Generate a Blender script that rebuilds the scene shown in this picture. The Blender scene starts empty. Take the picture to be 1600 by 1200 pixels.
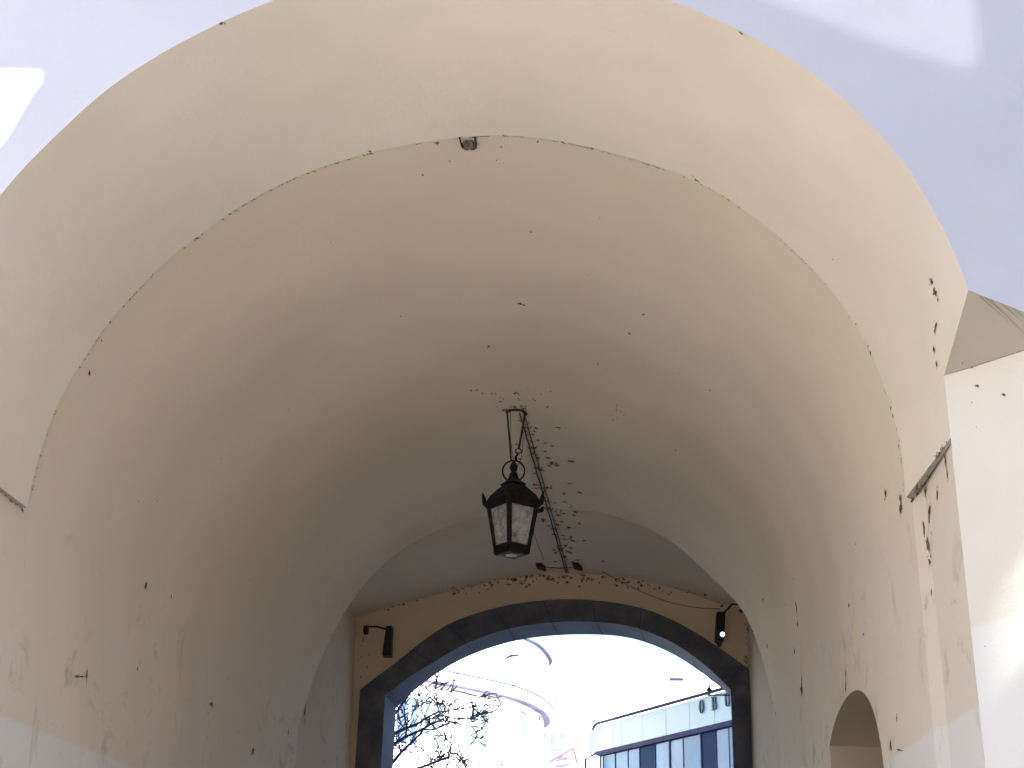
import bpy, bmesh, math, random
from mathutils import Vector, Matrix, noise
from mathutils.bvhtree import BVHTree
from mathutils.geometry import delaunay_2d_cdt

random.seed(7)
SC = bpy.context.scene
COL = SC.collection

# ------------------------------------------------------------------ camera
F, PITCH, ROLL, YAW, EYE = 2100.0, 22.04, 1.4, 2.1, 1.6      # focal length in photo pixels (1600 wide)
cam_data = bpy.data.cameras.new('camera')
cam_data.sensor_width = 36.0
cam_data.lens = 36.0 * F / 1600.0
cam_data.clip_start = 0.05
cam_data.clip_end = 3000.0
cam = bpy.data.objects.new('camera', cam_data)
COL.objects.link(cam)
RM = (Matrix.Rotation(math.radians(YAW), 3, 'Z') @ Matrix.Rotation(math.radians(90 + PITCH), 3, 'X')
      @ Matrix.Rotation(math.radians(ROLL), 3, 'Z'))
cam.matrix_world = Matrix.Translation((0, 0, EYE)) @ RM.to_4x4()
SC.camera = cam
CO = Vector((0, 0, EYE))

# ------------------------------------------------------------------ sky, sun, exposure
SUN_EL, SUN_AZ = 33.0, 20.0                 # sun behind the camera, to its right
w = bpy.data.worlds.new('World')
SC.world = w
w.use_nodes = True
nt = w.node_tree
bg = nt.nodes['Background']
sky = nt.nodes.new('ShaderNodeTexSky')
sky.sky_type = 'NISHITA'
sky.sun_disc = False
sky.sun_elevation = math.radians(SUN_EL)
sky.sun_rotation = math.radians(180 - SUN_AZ)
nt.links.new(sky.outputs[0], bg.inputs[0])
bg.inputs[1].default_value = 0.055
sd = bpy.data.lights.new('sun', 'SUN')
sd.energy = 5.0
sd.angle = math.radians(0.5)
sd.color = (1.0, 0.94, 0.84)
sun = bpy.data.objects.new('sun', sd)
COL.objects.link(sun)
a, e = math.radians(SUN_AZ), math.radians(SUN_EL)
SUN = Vector((math.sin(a) * math.cos(e), -math.cos(a) * math.cos(e), math.sin(e)))
sun.rotation_euler = SUN.to_track_quat('Z', 'Y').to_euler()
sun.location = SUN * 60
SC.view_settings.view_transform = 'Standard'
SC.view_settings.look = 'None'
SC.view_settings.gamma = 1.0
SC.view_settings.use_curve_mapping = False
SC.view_settings.exposure = 2.78
SC.render.engine = 'CYCLES'
SC.cycles.max_bounces = 10
SC.cycles.diffuse_bounces = 7
SC.cycles.glossy_bounces = 4
SC.cycles.sample_clamp_indirect = 8.0
SC.cycles.use_denoising = True


# ------------------------------------------------------------------ helpers
def ray(px, py):
    return RM @ Vector(((px - 800) / F, (600 - py) / F, -1.0))


def at(px, py, Y):
    d = ray(px, py)
    return CO + d * (Y / d.y)


def on_z(px, py, z):
    d = ray(px, py)
    return CO + d * ((z - EYE) / d.z)


def on_path(px, py, path):
    """where the sight line through a photo pixel meets the vertical wall over a plan polyline"""
    d = ray(px, py)
    for (x0, y0), (x1, y1) in zip(path[:-1], path[1:]):
        ex, ey = x1 - x0, y1 - y0
        den = d.x * ey - d.y * ex
        if abs(den) < 1e-9:
            continue
        t = (x0 * ey - y0 * ex) / den
        s = (d.x * t - x0) / ex if abs(ex) > abs(ey) else (d.y * t - y0) / ey
        if t > 0 and -1e-6 <= s <= 1 + 1e-6:
            return CO + d * t, Vector((ex, ey, 0)).normalized()
    return None, None


class MB:
    def __init__(self):
        self.v, self.f = [], []

    def add(self, vs, fs):
        o = len(self.v)
        self.v += [tuple(x) for x in vs]
        self.f += [tuple(i + o for i in f) for f in fs]
        return self

    def box(self, lo, hi, M=None):
        x0, y0, z0 = lo
        x1, y1, z1 = hi
        vs = [Vector(p) for p in [(x0, y0, z0), (x1, y0, z0), (x1, y1, z0), (x0, y1, z0), (x0, y0, z1), (x1, y0, z1), (x1, y1, z1), (x0, y1, z1)]]
        if M is not None:
            vs = [M @ p for p in vs]
        return self.add(vs, [(0, 3, 2, 1), (4, 5, 6, 7), (0, 1, 5, 4), (1, 2, 6, 5), (2, 3, 7, 6), (3, 0, 4, 7)])

    def tube(self, pts, r, n=8, cap=True):
        pts = [Vector(p) for p in pts]
        rs = r if isinstance(r, (list, tuple)) else [r] * len(pts)
        vs, fs = [], []
        u = None
        for i, p in enumerate(pts):
            t = (pts[min(i + 1, len(pts) - 1)] - pts[max(i - 1, 0)]).normalized()
            if u is None:
                u = t.orthogonal().normalized()
            else:
                u = (u - t * u.dot(t))
                u = u.normalized() if u.length > 1e-6 else t.orthogonal().normalized()
            v = t.cross(u)
            for k in range(n):
                q = 2 * math.pi * k / n
                vs.append(p + (u * math.cos(q) + v * math.sin(q)) * rs[i])
        for i in range(len(pts) - 1):
            for k in range(n):
                a_, b_ = i * n + k, i * n + (k + 1) % n
                fs.append((a_, b_, b_ + n, a_ + n))
        if cap:
            fs.append(tuple(range(n - 1, -1, -1)))
            fs.append(tuple((len(pts) - 1) * n + k for k in range(n)))
        return self.add(vs, fs)

    def frustum(self, rings, cap=True):
        """rings: lists of the same number of points, joined one to the next"""
        n = len(rings[0])
        vs = [p for r in rings for p in r]
        fs = []
        for i in range(len(rings) - 1):
            for k in range(n):
                a_, b_ = i * n + k, i * n + (k + 1) % n
                fs.append((a_, b_, b_ + n, a_ + n))
        if cap:
            fs.append(tuple(range(n - 1, -1, -1)))
            fs.append(tuple((len(rings) - 1) * n + k for k in range(n)))
        return self.add(vs, fs)

    def prism(self, poly, d):
        """a closed outline pushed along the vector d"""
        d = Vector(d)
        n = len(poly)
        vs = [Vector(p) for p in poly] + [Vector(p) + d for p in poly]
        fs = [tuple(range(n)), tuple(range(2 * n - 1, n - 1, -1))]
        fs += [(k, (k + 1) % n, (k + 1) % n + n, k + n)[::-1] for k in range(n)]
        return self.add(vs, fs)

    def grid(self, rows):
        n = len(rows[0])
        vs = [p for r in rows for p in r]
        fs = []
        for i in range(len(rows) - 1):
            for k in range(n - 1):
                a_ = i * n + k
                fs.append((a_, a_ + 1, a_ + n + 1, a_ + n))
        return self.add(vs, fs)

    def build(self, name, mat, parent=None, smooth=False, merge=0.0, sharp=None):
        me = bpy.data.meshes.new(name)
        me.from_pydata(self.v, [], self.f)
        bm = bmesh.new()
        bm.from_mesh(me)
        if merge:
            bmesh.ops.remove_doubles(bm, verts=bm.verts, dist=merge)
        bmesh.ops.recalc_face_normals(bm, faces=bm.faces)
        if smooth:
            for f in bm.faces:
                f.smooth = True
            lim = math.radians(sharp or 40)
            for ed in bm.edges:
                if len(ed.link_faces) == 2 and ed.calc_face_angle(0) > lim:
                    ed.smooth = False
        bm.to_mesh(me)
        bm.free()
        me.materials.append(mat)
        o = bpy.data.objects.new(name, me)
        COL.objects.link(o)
        if parent is not None:
            o.parent = parent
            o.matrix_parent_inverse = parent_world(parent).inverted()
        return o


def parent_world(o):
    m = o.matrix_basis.copy()
    while o.parent is not None:
        m = o.parent.matrix_basis @ o.matrix_parent_inverse @ m
        o = o.parent
    return m


def thing(name, label, cat, loc=(0, 0, 0), group=None):
    o = bpy.data.objects.new(name, None)
    COL.objects.link(o)
    o.location = loc
    o.empty_display_size = 0.2
    return tag(o, label, cat, group)


def tag(o, label, cat, group=None):
    o['label'] = label
    o['category'] = cat
    if group:
        o['group'] = group
    return o


def spline(pts, n, smooth=0):
    """Catmull-Rom through 2-D or 3-D points, resampled to n points evenly along its length"""
    P = [Vector(p) for p in pts]
    P = [2 * P[0] - P[1]] + P + [2 * P[-1] - P[-2]]
    dense = []
    for i in range(1, len(P) - 2):
        for k in range(12):
            t = k / 12
            p0, p1, p2, p3 = P[i - 1:i + 3]
            dense.append(0.5 * ((2 * p1) + (p2 - p0) * t + (2 * p0 - 5 * p1 + 4 * p2 - p3) * t * t + (3 * p1 - p0 - 3 * p2 + p3) * t ** 3))
    dense.append(P[-2])

    def resample(q, m):
        L = [0.0]
        for a_, b_ in zip(q[:-1], q[1:]):
            L.append(L[-1] + (b_ - a_).length)
        out, j = [], 0
        for k in range(m):
            s = L[-1] * k / (m - 1)
            while j < len(L) - 2 and L[j + 1] < s:
                j += 1
            t = (s - L[j]) / max(L[j + 1] - L[j], 1e-9)
            out.append(q[j].lerp(q[j + 1], t))
        return out
    r = resample(dense, n)
    for _ in range(smooth):
        r = [r[0]] + [r[i] * 0.5 + (r[i - 1] + r[i + 1]) * 0.25 for i in range(1, n - 1)] + [r[-1]]
    return resample(r, n)


# ------------------------------------------------------------------ materials
def new_mat(name, col, rough=0.8, spec=0.3, metal=0.0):
    m = bpy.data.materials.new(name)
    m.use_nodes = True
    b = m.node_tree.nodes['Principled BSDF']
    b.inputs['Base Color'].default_value = (*col, 1)
    b.inputs['Roughness'].default_value = rough
    b.inputs['Specular IOR Level'].default_value = spec
    b.inputs['Metallic'].default_value = metal
    return m


class NG:
    """small shorthand for node graphs"""
    def __init__(self, m):
        self.t = m.node_tree
        self.b = self.t.nodes['Principled BSDF']
        tc = self.t.nodes.new('ShaderNodeTexCoord')
        self.co = tc.outputs['Object']

    def link(self, a_, b_):
        self.t.links.new(a_, b_)

    def mapping(self, scale, co=None):
        n = self.t.nodes.new('ShaderNodeMapping')
        n.inputs['Scale'].default_value = scale
        self.link(co or self.co, n.inputs['Vector'])
        return n.outputs[0]

    def noise(self, scale, detail=3.0, rough=0.55, co=None, dist=0.0):
        n = self.t.nodes.new('ShaderNodeTexNoise')
        n.inputs['Scale'].default_value = scale
        n.inputs['Detail'].default_value = detail
        n.inputs['Roughness'].default_value = rough
        n.inputs['Distortion'].default_value = dist
        self.link(co or self.co, n.inputs['Vector'])
        return n.outputs['Fac']

    def ramp(self, fac, a_, b_, lo=0.0, hi=1.0):
        n = self.t.nodes.new('ShaderNodeMapRange')
        n.inputs['From Min'].default_value = a_
        n.inputs['From Max'].default_value = b_
        n.inputs['To Min'].default_value = lo
        n.inputs['To Max'].default_value = hi
        n.interpolation_type = 'SMOOTHSTEP'
        self.link(fac, n.inputs['Value'])
        return n.outputs[0]

    def mul(self, a_, b_, op='MULTIPLY'):
        n = self.t.nodes.new('ShaderNodeMath')
        n.operation = op
        for i, x in enumerate((a_, b_)):
            if isinstance(x, (int, float)):
                n.inputs[i].default_value = x
            else:
                self.link(x, n.inputs[i])
        return n.outputs[0]

    def mix(self, fac, c1, c2):
        n = self.t.nodes.new('ShaderNodeMix')
        n.data_type = 'RGBA'
        if isinstance(fac, (int, float)):
            n.inputs[0].default_value = fac
        else:
            self.link(fac, n.inputs[0])
        for i, c in ((6, c1), (7, c2)):
            if isinstance(c, tuple):
                n.inputs[i].default_value = (*c, 1)
            else:
                self.link(c, n.inputs[i])
        return n.outputs[2]

    def z(self):
        n = self.t.nodes.new('ShaderNodeSeparateXYZ')
        self.link(self.co, n.inputs[0])
        return n.outputs

    def bump(self, h, strength, dist=0.01, prev=None):
        n = self.t.nodes.new('ShaderNodeBump')
        n.inputs['Strength'].default_value = strength
        n.inputs['Distance'].default_value = dist
        self.link(h, n.inputs['Height'])
        if prev is not None:
            self.link(prev, n.inputs['Normal'])
        return n.outputs[0]


def plaster(name, col, dado=None, dado_z=2.54, stains=0.0, stain_top=4.2, vary=0.04, sky_wash=0.0):
    m = new_mat(name, col, 0.93, 0.15)
    g = NG(m)
    big = g.noise(0.55, 4, 0.6)
    mid = g.noise(3.2, 4, 0.6)
    dark = tuple(c * (1 - 2.2 * vary) for c in col)
    lite = tuple(min(0.88, c * (1 + vary)) for c in col)
    c = g.mix(g.ramp(big, 0.3, 0.7), dark, lite)
    c = g.mix(g.ramp(mid, 0.35, 0.75, 0.0, 0.35), c, tuple(x * y for x, y in zip(col, (0.95, 0.97, 1.0))))
    if sky_wash:                                        # cool sky light painted into the lower wall colour
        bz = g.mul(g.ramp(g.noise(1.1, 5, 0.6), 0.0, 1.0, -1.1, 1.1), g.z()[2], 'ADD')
        c = g.mix(g.ramp(bz, 2.4, 4.6, sky_wash, 0.0), c, (0.74, 0.71, 0.69))
    if dado:
        xyz = g.z()
        wob = g.mul(g.ramp(g.noise(2.5, 3), 0.0, 1.0, -0.02, 0.02), xyz[2], 'ADD')
        c = g.mix(g.ramp(wob, dado_z - 0.016, dado_z + 0.016, 1.0, 0.0), c, dado)
    if stains:
        xyz = g.z()
        co = g.mapping((1.0, 0.8, 0.8))
        n1 = g.noise(2.6, 8, 0.68, co, 1.8)
        n2 = g.noise(0.8, 2, 0.5)
        k = g.mul(g.ramp(n1, 0.53, 0.72), g.ramp(n2, 0.36, 0.56))
        n3 = g.noise(2.4, 7, 0.7, g.mapping((1.0, 0.8, 0.5)), 2.2)
        k2 = g.mul(g.mul(g.ramp(n3, 0.56, 0.78), g.ramp(n2, 0.52, 0.36)), 0.7)
        k = g.mul(k, k2, 'MAXIMUM')
        hz = g.ramp(xyz[2], stain_top - 1.1, stain_top, 1.0, 0.0)
        k = g.mul(g.mul(k, hz), stains)
        c = g.mix(k, c, (0.16, 0.165, 0.18))
    g.link(c, g.b.inputs['Base Color'])
    nb = g.bump(g.noise(1.6, 3, 0.5), 0.35, 0.03)
    nb = g.bump(g.noise(14, 4, 0.65), 0.4, 0.006, nb)
    nb = g.bump(g.noise(120, 2, 0.6), 0.3, 0.002, nb)
    g.link(nb, g.b.inputs['Normal'])
    return m


def noisy(name, c1, c2, scale=4, rough=0.8, spec=0.3, bump=0.3, bscale=40, metal=0.0):
    m = new_mat(name, c1, rough, spec, metal)
    g = NG(m)
    g.link(g.mix(g.ramp(g.noise(scale, 5, 0.6), 0.3, 0.7), c1, c2), g.b.inputs['Base Color'])
    if bump:
        g.link(g.bump(g.noise(bscale, 4, 0.6), bump, 0.01), g.b.inputs['Normal'])
    return m


CREAM = (0.78, 0.68, 0.55)
M_vault = plaster('cream plaster', (0.755, 0.665, 0.55), dado=(0.74, 0.75, 0.77), stains=0.42, vary=0.035, sky_wash=0.5)
M_band = plaster('cream plaster of the front arch', (0.80, 0.735, 0.64), vary=0.04)
M_rearvault = plaster('grey cream plaster', (0.70, 0.60, 0.49), stains=0.35, stain_top=5.0)
M_rearwall = plaster('ochre plaster', (0.66, 0.53, 0.37))
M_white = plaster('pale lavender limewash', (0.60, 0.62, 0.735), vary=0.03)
M_corner = plaster('white corner plaster', (0.80, 0.77, 0.72), dado=(0.80, 0.81, 0.83), dado_z=2.86, vary=0.03)
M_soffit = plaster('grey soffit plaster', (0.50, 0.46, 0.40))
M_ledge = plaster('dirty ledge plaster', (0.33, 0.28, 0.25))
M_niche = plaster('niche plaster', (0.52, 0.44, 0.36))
M_stone = noisy('dark portal stone', (0.075, 0.080, 0.100), (0.14, 0.145, 0.17), 3, 0.85, 0.3, 0.5, 25)
M_reveal = noisy('skylit reveal stone', (0.12, 0.17, 0.27), (0.17, 0.22, 0.33), 2.5, 0.8, 0.3, 0.5, 20)  # same stone, with the blue sky light on it put into the colour
M_iron = noisy('black iron', (0.006, 0.006, 0.0065), (0.013, 0.012, 0.011), 12, 0.6, 0.18, 0.3, 60)
M_rust = noisy('rusty iron', (0.03, 0.02, 0.015), (0.09, 0.05, 0.03), 18, 0.8, 0.3, 0.3, 80)
M_cable = noisy('grey cable', (0.035, 0.03, 0.03), (0.07, 0.06, 0.06), 6, 0.7, 0.3, 0.0)
M_black = noisy('black housing', (0.006, 0.006, 0.007), (0.012, 0.012, 0.014), 8, 0.5, 0.4, 0.0)
M_dirt = noisy('cobweb dirt', (0.06, 0.042, 0.034), (0.22, 0.165, 0.10), 26, 0.95, 0.1, 0.5, 90)
M_paint = noisy('white house paint', (0.80, 0.80, 0.79), (0.84, 0.84, 0.83), 1.2, 0.8, 0.3, 0.15, 20)
M_town = noisy('grey render', (0.34, 0.31, 0.28), (0.42, 0.39, 0.35), 1.2, 0.85, 0.2, 0.2, 20)
M_cornice = noisy('cornice paint', (0.78, 0.78, 0.80), (0.82, 0.82, 0.83), 1.2, 0.7, 0.3, 0.1, 20)
M_roof = noisy('roof tile', (0.30, 0.14, 0.09), (0.40, 0.20, 0.13), 5, 0.85, 0.2, 0.4, 12)
M_metal = noisy('dark blue grey metal', (0.035, 0.045, 0.12), (0.055, 0.065, 0.15), 4, 0.7, 0.15, 0.05, 30)
M_panel = noisy('pale blue fascia panel', (0.42, 0.60, 0.68), (0.47, 0.65, 0.72), 0.8, 0.4, 0.5, 0.05, 8)
M_letter = noisy('slate lettering', (0.05, 0.08, 0.12), (0.07, 0.10, 0.15), 5, 0.5, 0.4, 0.0)
M_ground = noisy('stone paving', (0.20, 0.19, 0.18), (0.27, 0.255, 0.24), 1.5, 0.85, 0.3, 0.6, 9)
M_bark = noisy('dark bark', (0.022, 0.028, 0.075), (0.04, 0.045, 0.10), 9, 0.9, 0.2, 0.4, 50)
M_leaf = noisy('dry purple leaf', (0.03, 0.022, 0.06), (0.05, 0.035, 0.08), 6, 0.8, 0.3, 0.0)
M_pink = noisy('pink trim', (0.11, 0.04, 0.085), (0.13, 0.05, 0.10), 6, 0.6, 0.3, 0.0)
M_bluegraphic = noisy('blue graphic', (0.05, 0.055, 0.12), (0.065, 0.07, 0.14), 6, 0.6, 0.3, 0.0)


def glass_mat(name, col, rough=0.04, spec=0.7):
    m = noisy(name, col, tuple(c * 1.25 for c in col), 1.2, rough, spec, 0.0)
    return m


M_pane = glass_mat('blue window glass', (0.12, 0.29, 0.46), 0.2, 0.12)
M_pane_dark = glass_mat('dark window glass', (0.012, 0.045, 0.11), 0.5, 0.02)
M_pane_pale = glass_mat('pale window glass', (0.10, 0.135, 0.145), 0.2, 0.2)
M_dpane = glass_mat('far window glass', (0.07, 0.08, 0.13), 0.4, 0.1)
M_hpane = glass_mat('blue house window glass', (0.055, 0.085, 0.14), 0.2, 0.2)

M_lglass = new_mat('dusty lantern glass', (0.6, 0.58, 0.55), 0.5, 0.5)
g_ = NG(M_lglass)
tr = g_.t.nodes.new('ShaderNodeBsdfTransparent')
mx = g_.t.nodes.new('ShaderNodeMixShader')
g_.link(g_.mix(g_.ramp(g_.noise(7, 4, 0.7), 0.64, 0.72), (0.50, 0.51, 0.52), (0.32, 0.18, 0.13)), g_.b.inputs['Base Color'])
g_.link(g_.ramp(g_.noise(14, 5, 0.7), 0.25, 0.75, 0.25, 0.7), mx.inputs[0])
g_.link(tr.outputs[0], mx.inputs[1])
g_.link(g_.b.outputs[0], mx.inputs[2])
g_.link(mx.outputs[0], g_.t.nodes['Material Output'].inputs['Surface'])

M_lens = new_mat('lit lamp lens', (0.9, 0.95, 1.0), 0.3)
M_lens.node_tree.nodes['Principled BSDF'].inputs['Emission Color'].default_value = (0.75, 0.9, 1.0, 1)
M_lens.node_tree.nodes['Principled BSDF'].inputs['Emission Strength'].default_value = 1.2

# ------------------------------------------------------------------ ground
gm = MB()
gm.add([(-600, -600, 0), (600, -600, 0), (600, 900, 0), (-600, 900, 0)], [(0, 1, 2, 3)])
gr = gm.build('ground', M_ground)
gr['kind'] = 'structure'

# ------------------------------------------------------------------ gate tower: profiles
YA, YB, YC, YD, YE = 5.2, 6.71, 15.0, 18.3, 19.0
PX_A_L = [(5, 300), (25, 272), (100, 200), (162, 142), (250, 84), (336, 39), (400, 10)]
PX_A_R = [(1050, 0), (1150, 45), (1225, 84), (1300, 137), (1375, 210), (1424, 266), (1465, 341), (1495, 397)]
PX_B = [(42, 793), (57, 722), (78, 658), (99, 609), (131, 559), (166, 506), (237, 428), (300, 375), (380, 318), (470, 272), (580, 237), (690, 217),
        (800, 210), (925, 230), (1090, 282), (1200, 355), (1290, 440), (1340, 510), (1365, 555), (1395, 640), (1410, 700), (1416, 777)]
PX_C = [(490, 1060), (510, 1010), (545, 945), (590, 890), (640, 850), (700, 822), (770, 803), (850, 795), (945, 802),
        (1040, 840), (1110, 900), (1165, 960), (1200, 1060)]


def xz(p):
    return Vector((p.x, p.z))


P1 = at(1513, 453, YA)
_k = 0.953                                        # corner edge between the passage and the chamfered wall
P2 = CO + (Vector((1.906, 6.19, 4.177)) - CO) * _k
L2 = Vector((P2.x, P2.y, EYE + (3.85 - EYE) * _k))
P3 = at(1683, 520, YA)
N = 121
A2 = [Vector((-2.80, 3.58)), Vector((-2.77, 3.90)), Vector((-2.68, 4.25))] + [xz(at(*p, YA)) for p in PX_A_L] + \
     [Vector((-1.0, 5.80)), Vector((-0.5, 5.885)), Vector((0.0, 5.83))] + [xz(at(*p, YA)) for p in PX_A_R] + [xz(P1)]
B2 = [xz(at(*p, YB)) for p in PX_B]
Ac = spline(A2, N, 10)
Bc = spline(B2, N, 16)
# inner vault profiles: front end (just outside the band) and rear end
CEN = Vector((-0.47, 3.6))
Bi = [CEN + (p - CEN) * 1.012 for p in Bc]
C2 = [Vector((-2.80, 3.60))] + [xz(at(*p, YC)) for p in PX_C] + [Vector((2.44, 3.62))]
Cc = spline(C2, N, 8)


def wob(p, amp=0.012, s=0.9):
    q = Vector((p[0], p[1], p[2])) * s
    return noise.noise(q) * amp + noise.noise(q * 2.7 + Vector((9, 3, 5))) * amp * 0.4


tower = thing('gate_tower', 'old plastered gate tower with vaulted cream passage, white front and dark stone rear portal', 'gate tower', (0, YA, 0))

# front arch band -------------------------------------------------
i41 = max(i for i in range(N) if Bc[i].y >= 4.25 and Bc[i].x > 0)
Bfront = spline([tuple(p) for p in Bc[:i41 + 1]], N, 0)
mb = MB()
rows = []
NR = 15
for r in range(NR):
    t = r / (NR - 1)
    row = []
    for k in range(N):
        p = Ac[k].lerp(Bfront[k], t)
        P = Vector((p.x, YA + (YB - YA) * t, p.y))
        wgt = math.sin(math.pi * t) * min(1, k / 6) * min(1, (N - 1 - k) / 6)
        d = Vector((p.x + 0.47, 0, p.y - 3.6)).normalized()
        row.append(P + d * wob(P) * wgt)
    rows.append(row)
mb.grid(rows)
# right foot of the band, cut off by the corner
tail = [Bc[i] for i in range(i41, N)]
tail3 = [Vector((p.x, YB, p.y)) for p in tail]
nt_ = len(tail3)
top_row = [rows[r][N - 1] for r in range(NR)]            # from P1 back to the rear edge
frontedge = [P1.lerp(P2, k / 8) for k in range(9)] + [P2.lerp(L2, k / 4) for k in range(1, 5)]
fe = spline([tuple(p) for p in [P1, P1.lerp(P2, .5), P2]], nt_ * 2 // 3)
fe += [P2.lerp(L2, (k + 1) / (nt_ - len(fe))) for k in range(nt_ - len(fe))]
prow = []
for r in range(nt_):
    prow.append([fe[r].lerp(tail3[r], k / (NR - 1)) for k in range(NR)])
mb.grid(prow)
# rear lip and ledge undersides
lipi = list(Bfront) + tail[1:]
mb.grid([[Vector((p.x, YB, p.y)) for p in lipi], [Vector((q.x, YB, q.y)) for q in [CEN + (p - CEN) * 1.013 for p in lipi]]])
band = mb.build('front_arch', M_band, tower, smooth=True, merge=0.002, sharp=35)
mb = MB()
rl = [tail3[-1], fe[-1]]
mb.add([rl[0], rl[0] + Vector((0.034, 0.0, -0.012)), rl[1] + Vector((0.008, 0.03, -0.016)), rl[1]], [(0, 1, 2, 3)])
mb.build('arch_ledge', M_ledge, tower)
mb = MB()
ll = [Vector((Bc[0].x, YB, Bc[0].y)), Vector((Ac[0].x, YA, Ac[0].y))]
mb.add([ll[0], ll[0] + Vector((-0.04, 0, -0.006)), ll[1] + Vector((-0.04, 0, -0.006)), ll[1]], [(0, 1, 2, 3)])
mb.build('arch_ledge', M_ledge, tower)

# main vault --------------------------------------------------------
mb = MB()
ND = 40


def prof(row_t, k):
    p = Bi[k].lerp(Cc[k], row_t)
    return p


rows = []
for r in range(ND + 1):
    t = r / ND
    Y = YB + (YC - YB) * t
    row = []
    for k in range(N):
        p = prof(t, k)
        P = Vector((p.x, Y, p.y))
        d = Vector((p.x + 0.47, 0, p.y - 3.6)).normalized()
        wgt = min(1.0, t * 6) * min(1.0, (1 - t) * 12) * min(1, k / 8) * min(1, (N - 1 - k) / 8)
        row.append(P + d * wob(P, 0.022, 0.7) * wgt)
    rows.append(row)
mb.grid(rows)
lb = [r[0] for r in rows]
mb.grid([[Vector((lb[0].x, YA, lb[0].z))] + lb, [Vector((lb[0].x, YA, 0))] + [Vector((p.x, p.y, 0)) for p in lb]])
# right wall with the arched niche cut out of it
ry = [r[N - 1] for r in rows]


def wallx(Y, z):
    t = (Y - YB) / (YC - YB)
    zt = Bi[-1].y + (Cc[-1].y - Bi[-1].y) * t
    x = Bi[-1].x + (Cc[-1].x - Bi[-1].x) * t
    return x + (zt - z) * 0.006 * t


def ztop(Y):
    t = (Y - YB) / (YC - YB)
    return Bi[-1].y + (Cc[-1].y - Bi[-1].y) * t


nic = []
for px, py in [(1381, 1200), (1375, 1150), (1367, 1115), (1360, 1096), (1352, 1084), (1341, 1077), (1327, 1084), (1313, 1106), (1302, 1135), (1296, 1165)]:
    d = ray(px, py)
    Y = 9.5
    for _ in range(20):
        X = wallx(Y, 3.0)
        Y = d.y * X / d.x
    p = CO + d * (X / d.x)
    nic.append((p.y, p.z))
nic = [tuple(q) for q in spline(nic, 22, 2)]
nic = [(nic[0][0], 0.0)] + nic + [(nic[-1][0], 0.0)]
vs = []
border = [(p.y, p.z) for p in ry]
outer = [(YB, 0.0), (YB, 0.9), (YB, 1.8), (YB, 2.7)] + border + [(YC, 2.7), (YC, 1.8), (YC, .9), (YC, 0.0)]
floor_pts = [(YC - (YC - YB) * k / 14, 0.0) for k in range(1, 14)]
floor_pts = [q for q in floor_pts if not (nic[0][0] - 0.05 <= q[0] <= nic[-1][0] + 0.05)]
ylo, yhi = nic[0][0], nic[-1][0]
loop = outer + [q for q in floor_pts if q[0] > yhi] + nic[::-1] + [q for q in floor_pts if q[0] < ylo]
vs = [Vector(q) for q in loop]
nl = len(vs)
for i in range(1, 22):
    for j in range(1, 9):
        Y = YB + (YC - YB) * i / 22
        z = ztop(Y) * j / 9
        if ylo - 0.06 < Y < yhi + 0.06 and z < 3.3:
            continue
        vs.append(Vector((Y, z)))
res = delaunay_2d_cdt(vs, [], [list(range(nl))], 1, 1e-5)
wv = [Vector((wallx(q.x, q.y), q.x, q.y)) for q in res[0]]
mb.add(wv, [tuple(f) for f in res[2]])
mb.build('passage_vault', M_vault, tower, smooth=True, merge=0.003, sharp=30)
# niche pocket
mb = MB()
n0 = [Vector((wallx(y, z), y, z)) for y, z in nic]
n1 = [p + Vector((1.1, 0.12, 0)) for p in n0]
mb.grid([n0, n1])
mb.add(n1, [tuple(range(len(n1)))])
mb.build('side_niche', M_niche, tower, smooth=True, sharp=40)
# right-hand pier face below the ledge, from the passage wall out to the corner edge
mb = MB()
Q1, Q2 = (1.862, 6.56), (P2.x, P2.y)
zz = [0, 0.9, 1.8, 2.54, 3.0, 3.4, 3.72]
zr = [0, 0.9, 1.8, 2.54, 3.0, 3.4, L2.z]
mb.grid([[Vector((Bi[-1].x, YB, z)) for z in zz], [Vector((Q1[0], Q1[1], z + (zr[i] - z) * .4)) for i, z in enumerate(zz)],
         [Vector((Q2[0] + 0.012, Q2[1], z)) for z in zr]])
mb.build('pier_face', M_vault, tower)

# rear vault ----------------------------------------------------------
PX_D = [(556, 965), (625, 943), (700, 925), (770, 908), (850, 896), (925, 897), (1000, 906), (1080, 928), (1166, 956)]
D2 = spline([tuple(xz(at(*p, YD))) for p in PX_D], 41, 3)
xl, xr = D2[0].x, D2[-1].x
prof_d = [Vector((xl + 0.13, 0.0)), Vector((xl + 0.10, 2.0)), Vector((xl + 0.04, 4.4))] + D2 + [Vector((xr, 4.4)), Vector((xr - 0.03, 2.0)), Vector((xr - 0.03, 0))]
prof_c = []
cx = 0.5 * (xl + xr)
for p in prof_d:
    u = (p.x - cx) / (xr - cx)
    prof_c.append(Vector((cx - 0.05 + u * 2.80, min(p.y, 20) + (0.02 if p.y > 5 else 0))))
mb = MB()
rows = []
for r in range(13):
    t = r / 12
    rows.append([Vector((a_.lerp(b_, t).x, YC + (YD - YC) * t, a_.lerp(b_, t).y)) for a_, b_ in zip(prof_c, prof_d)])
mb.grid(rows)
mb.build('rear_vault', M_rearvault, tower, smooth=True, sharp=25)
# closing shoulder between the two vaults, hidden behind the arris
mb = MB()
full_c = [Vector((Cc[0].x, 0))] + list(Cc) + [Vector((Cc[-1].x, 0))]
ring = [Vector((p.x, YC + 0.004, p.y)) for p in full_c] + [Vector((q.x, YC + 0.004, q.y)) for q in prof_c[::-1]]
mb.add(ring, [tuple(range(len(ring)))])
mb.build('vault_shoulder', M_rearvault, tower)

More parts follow.
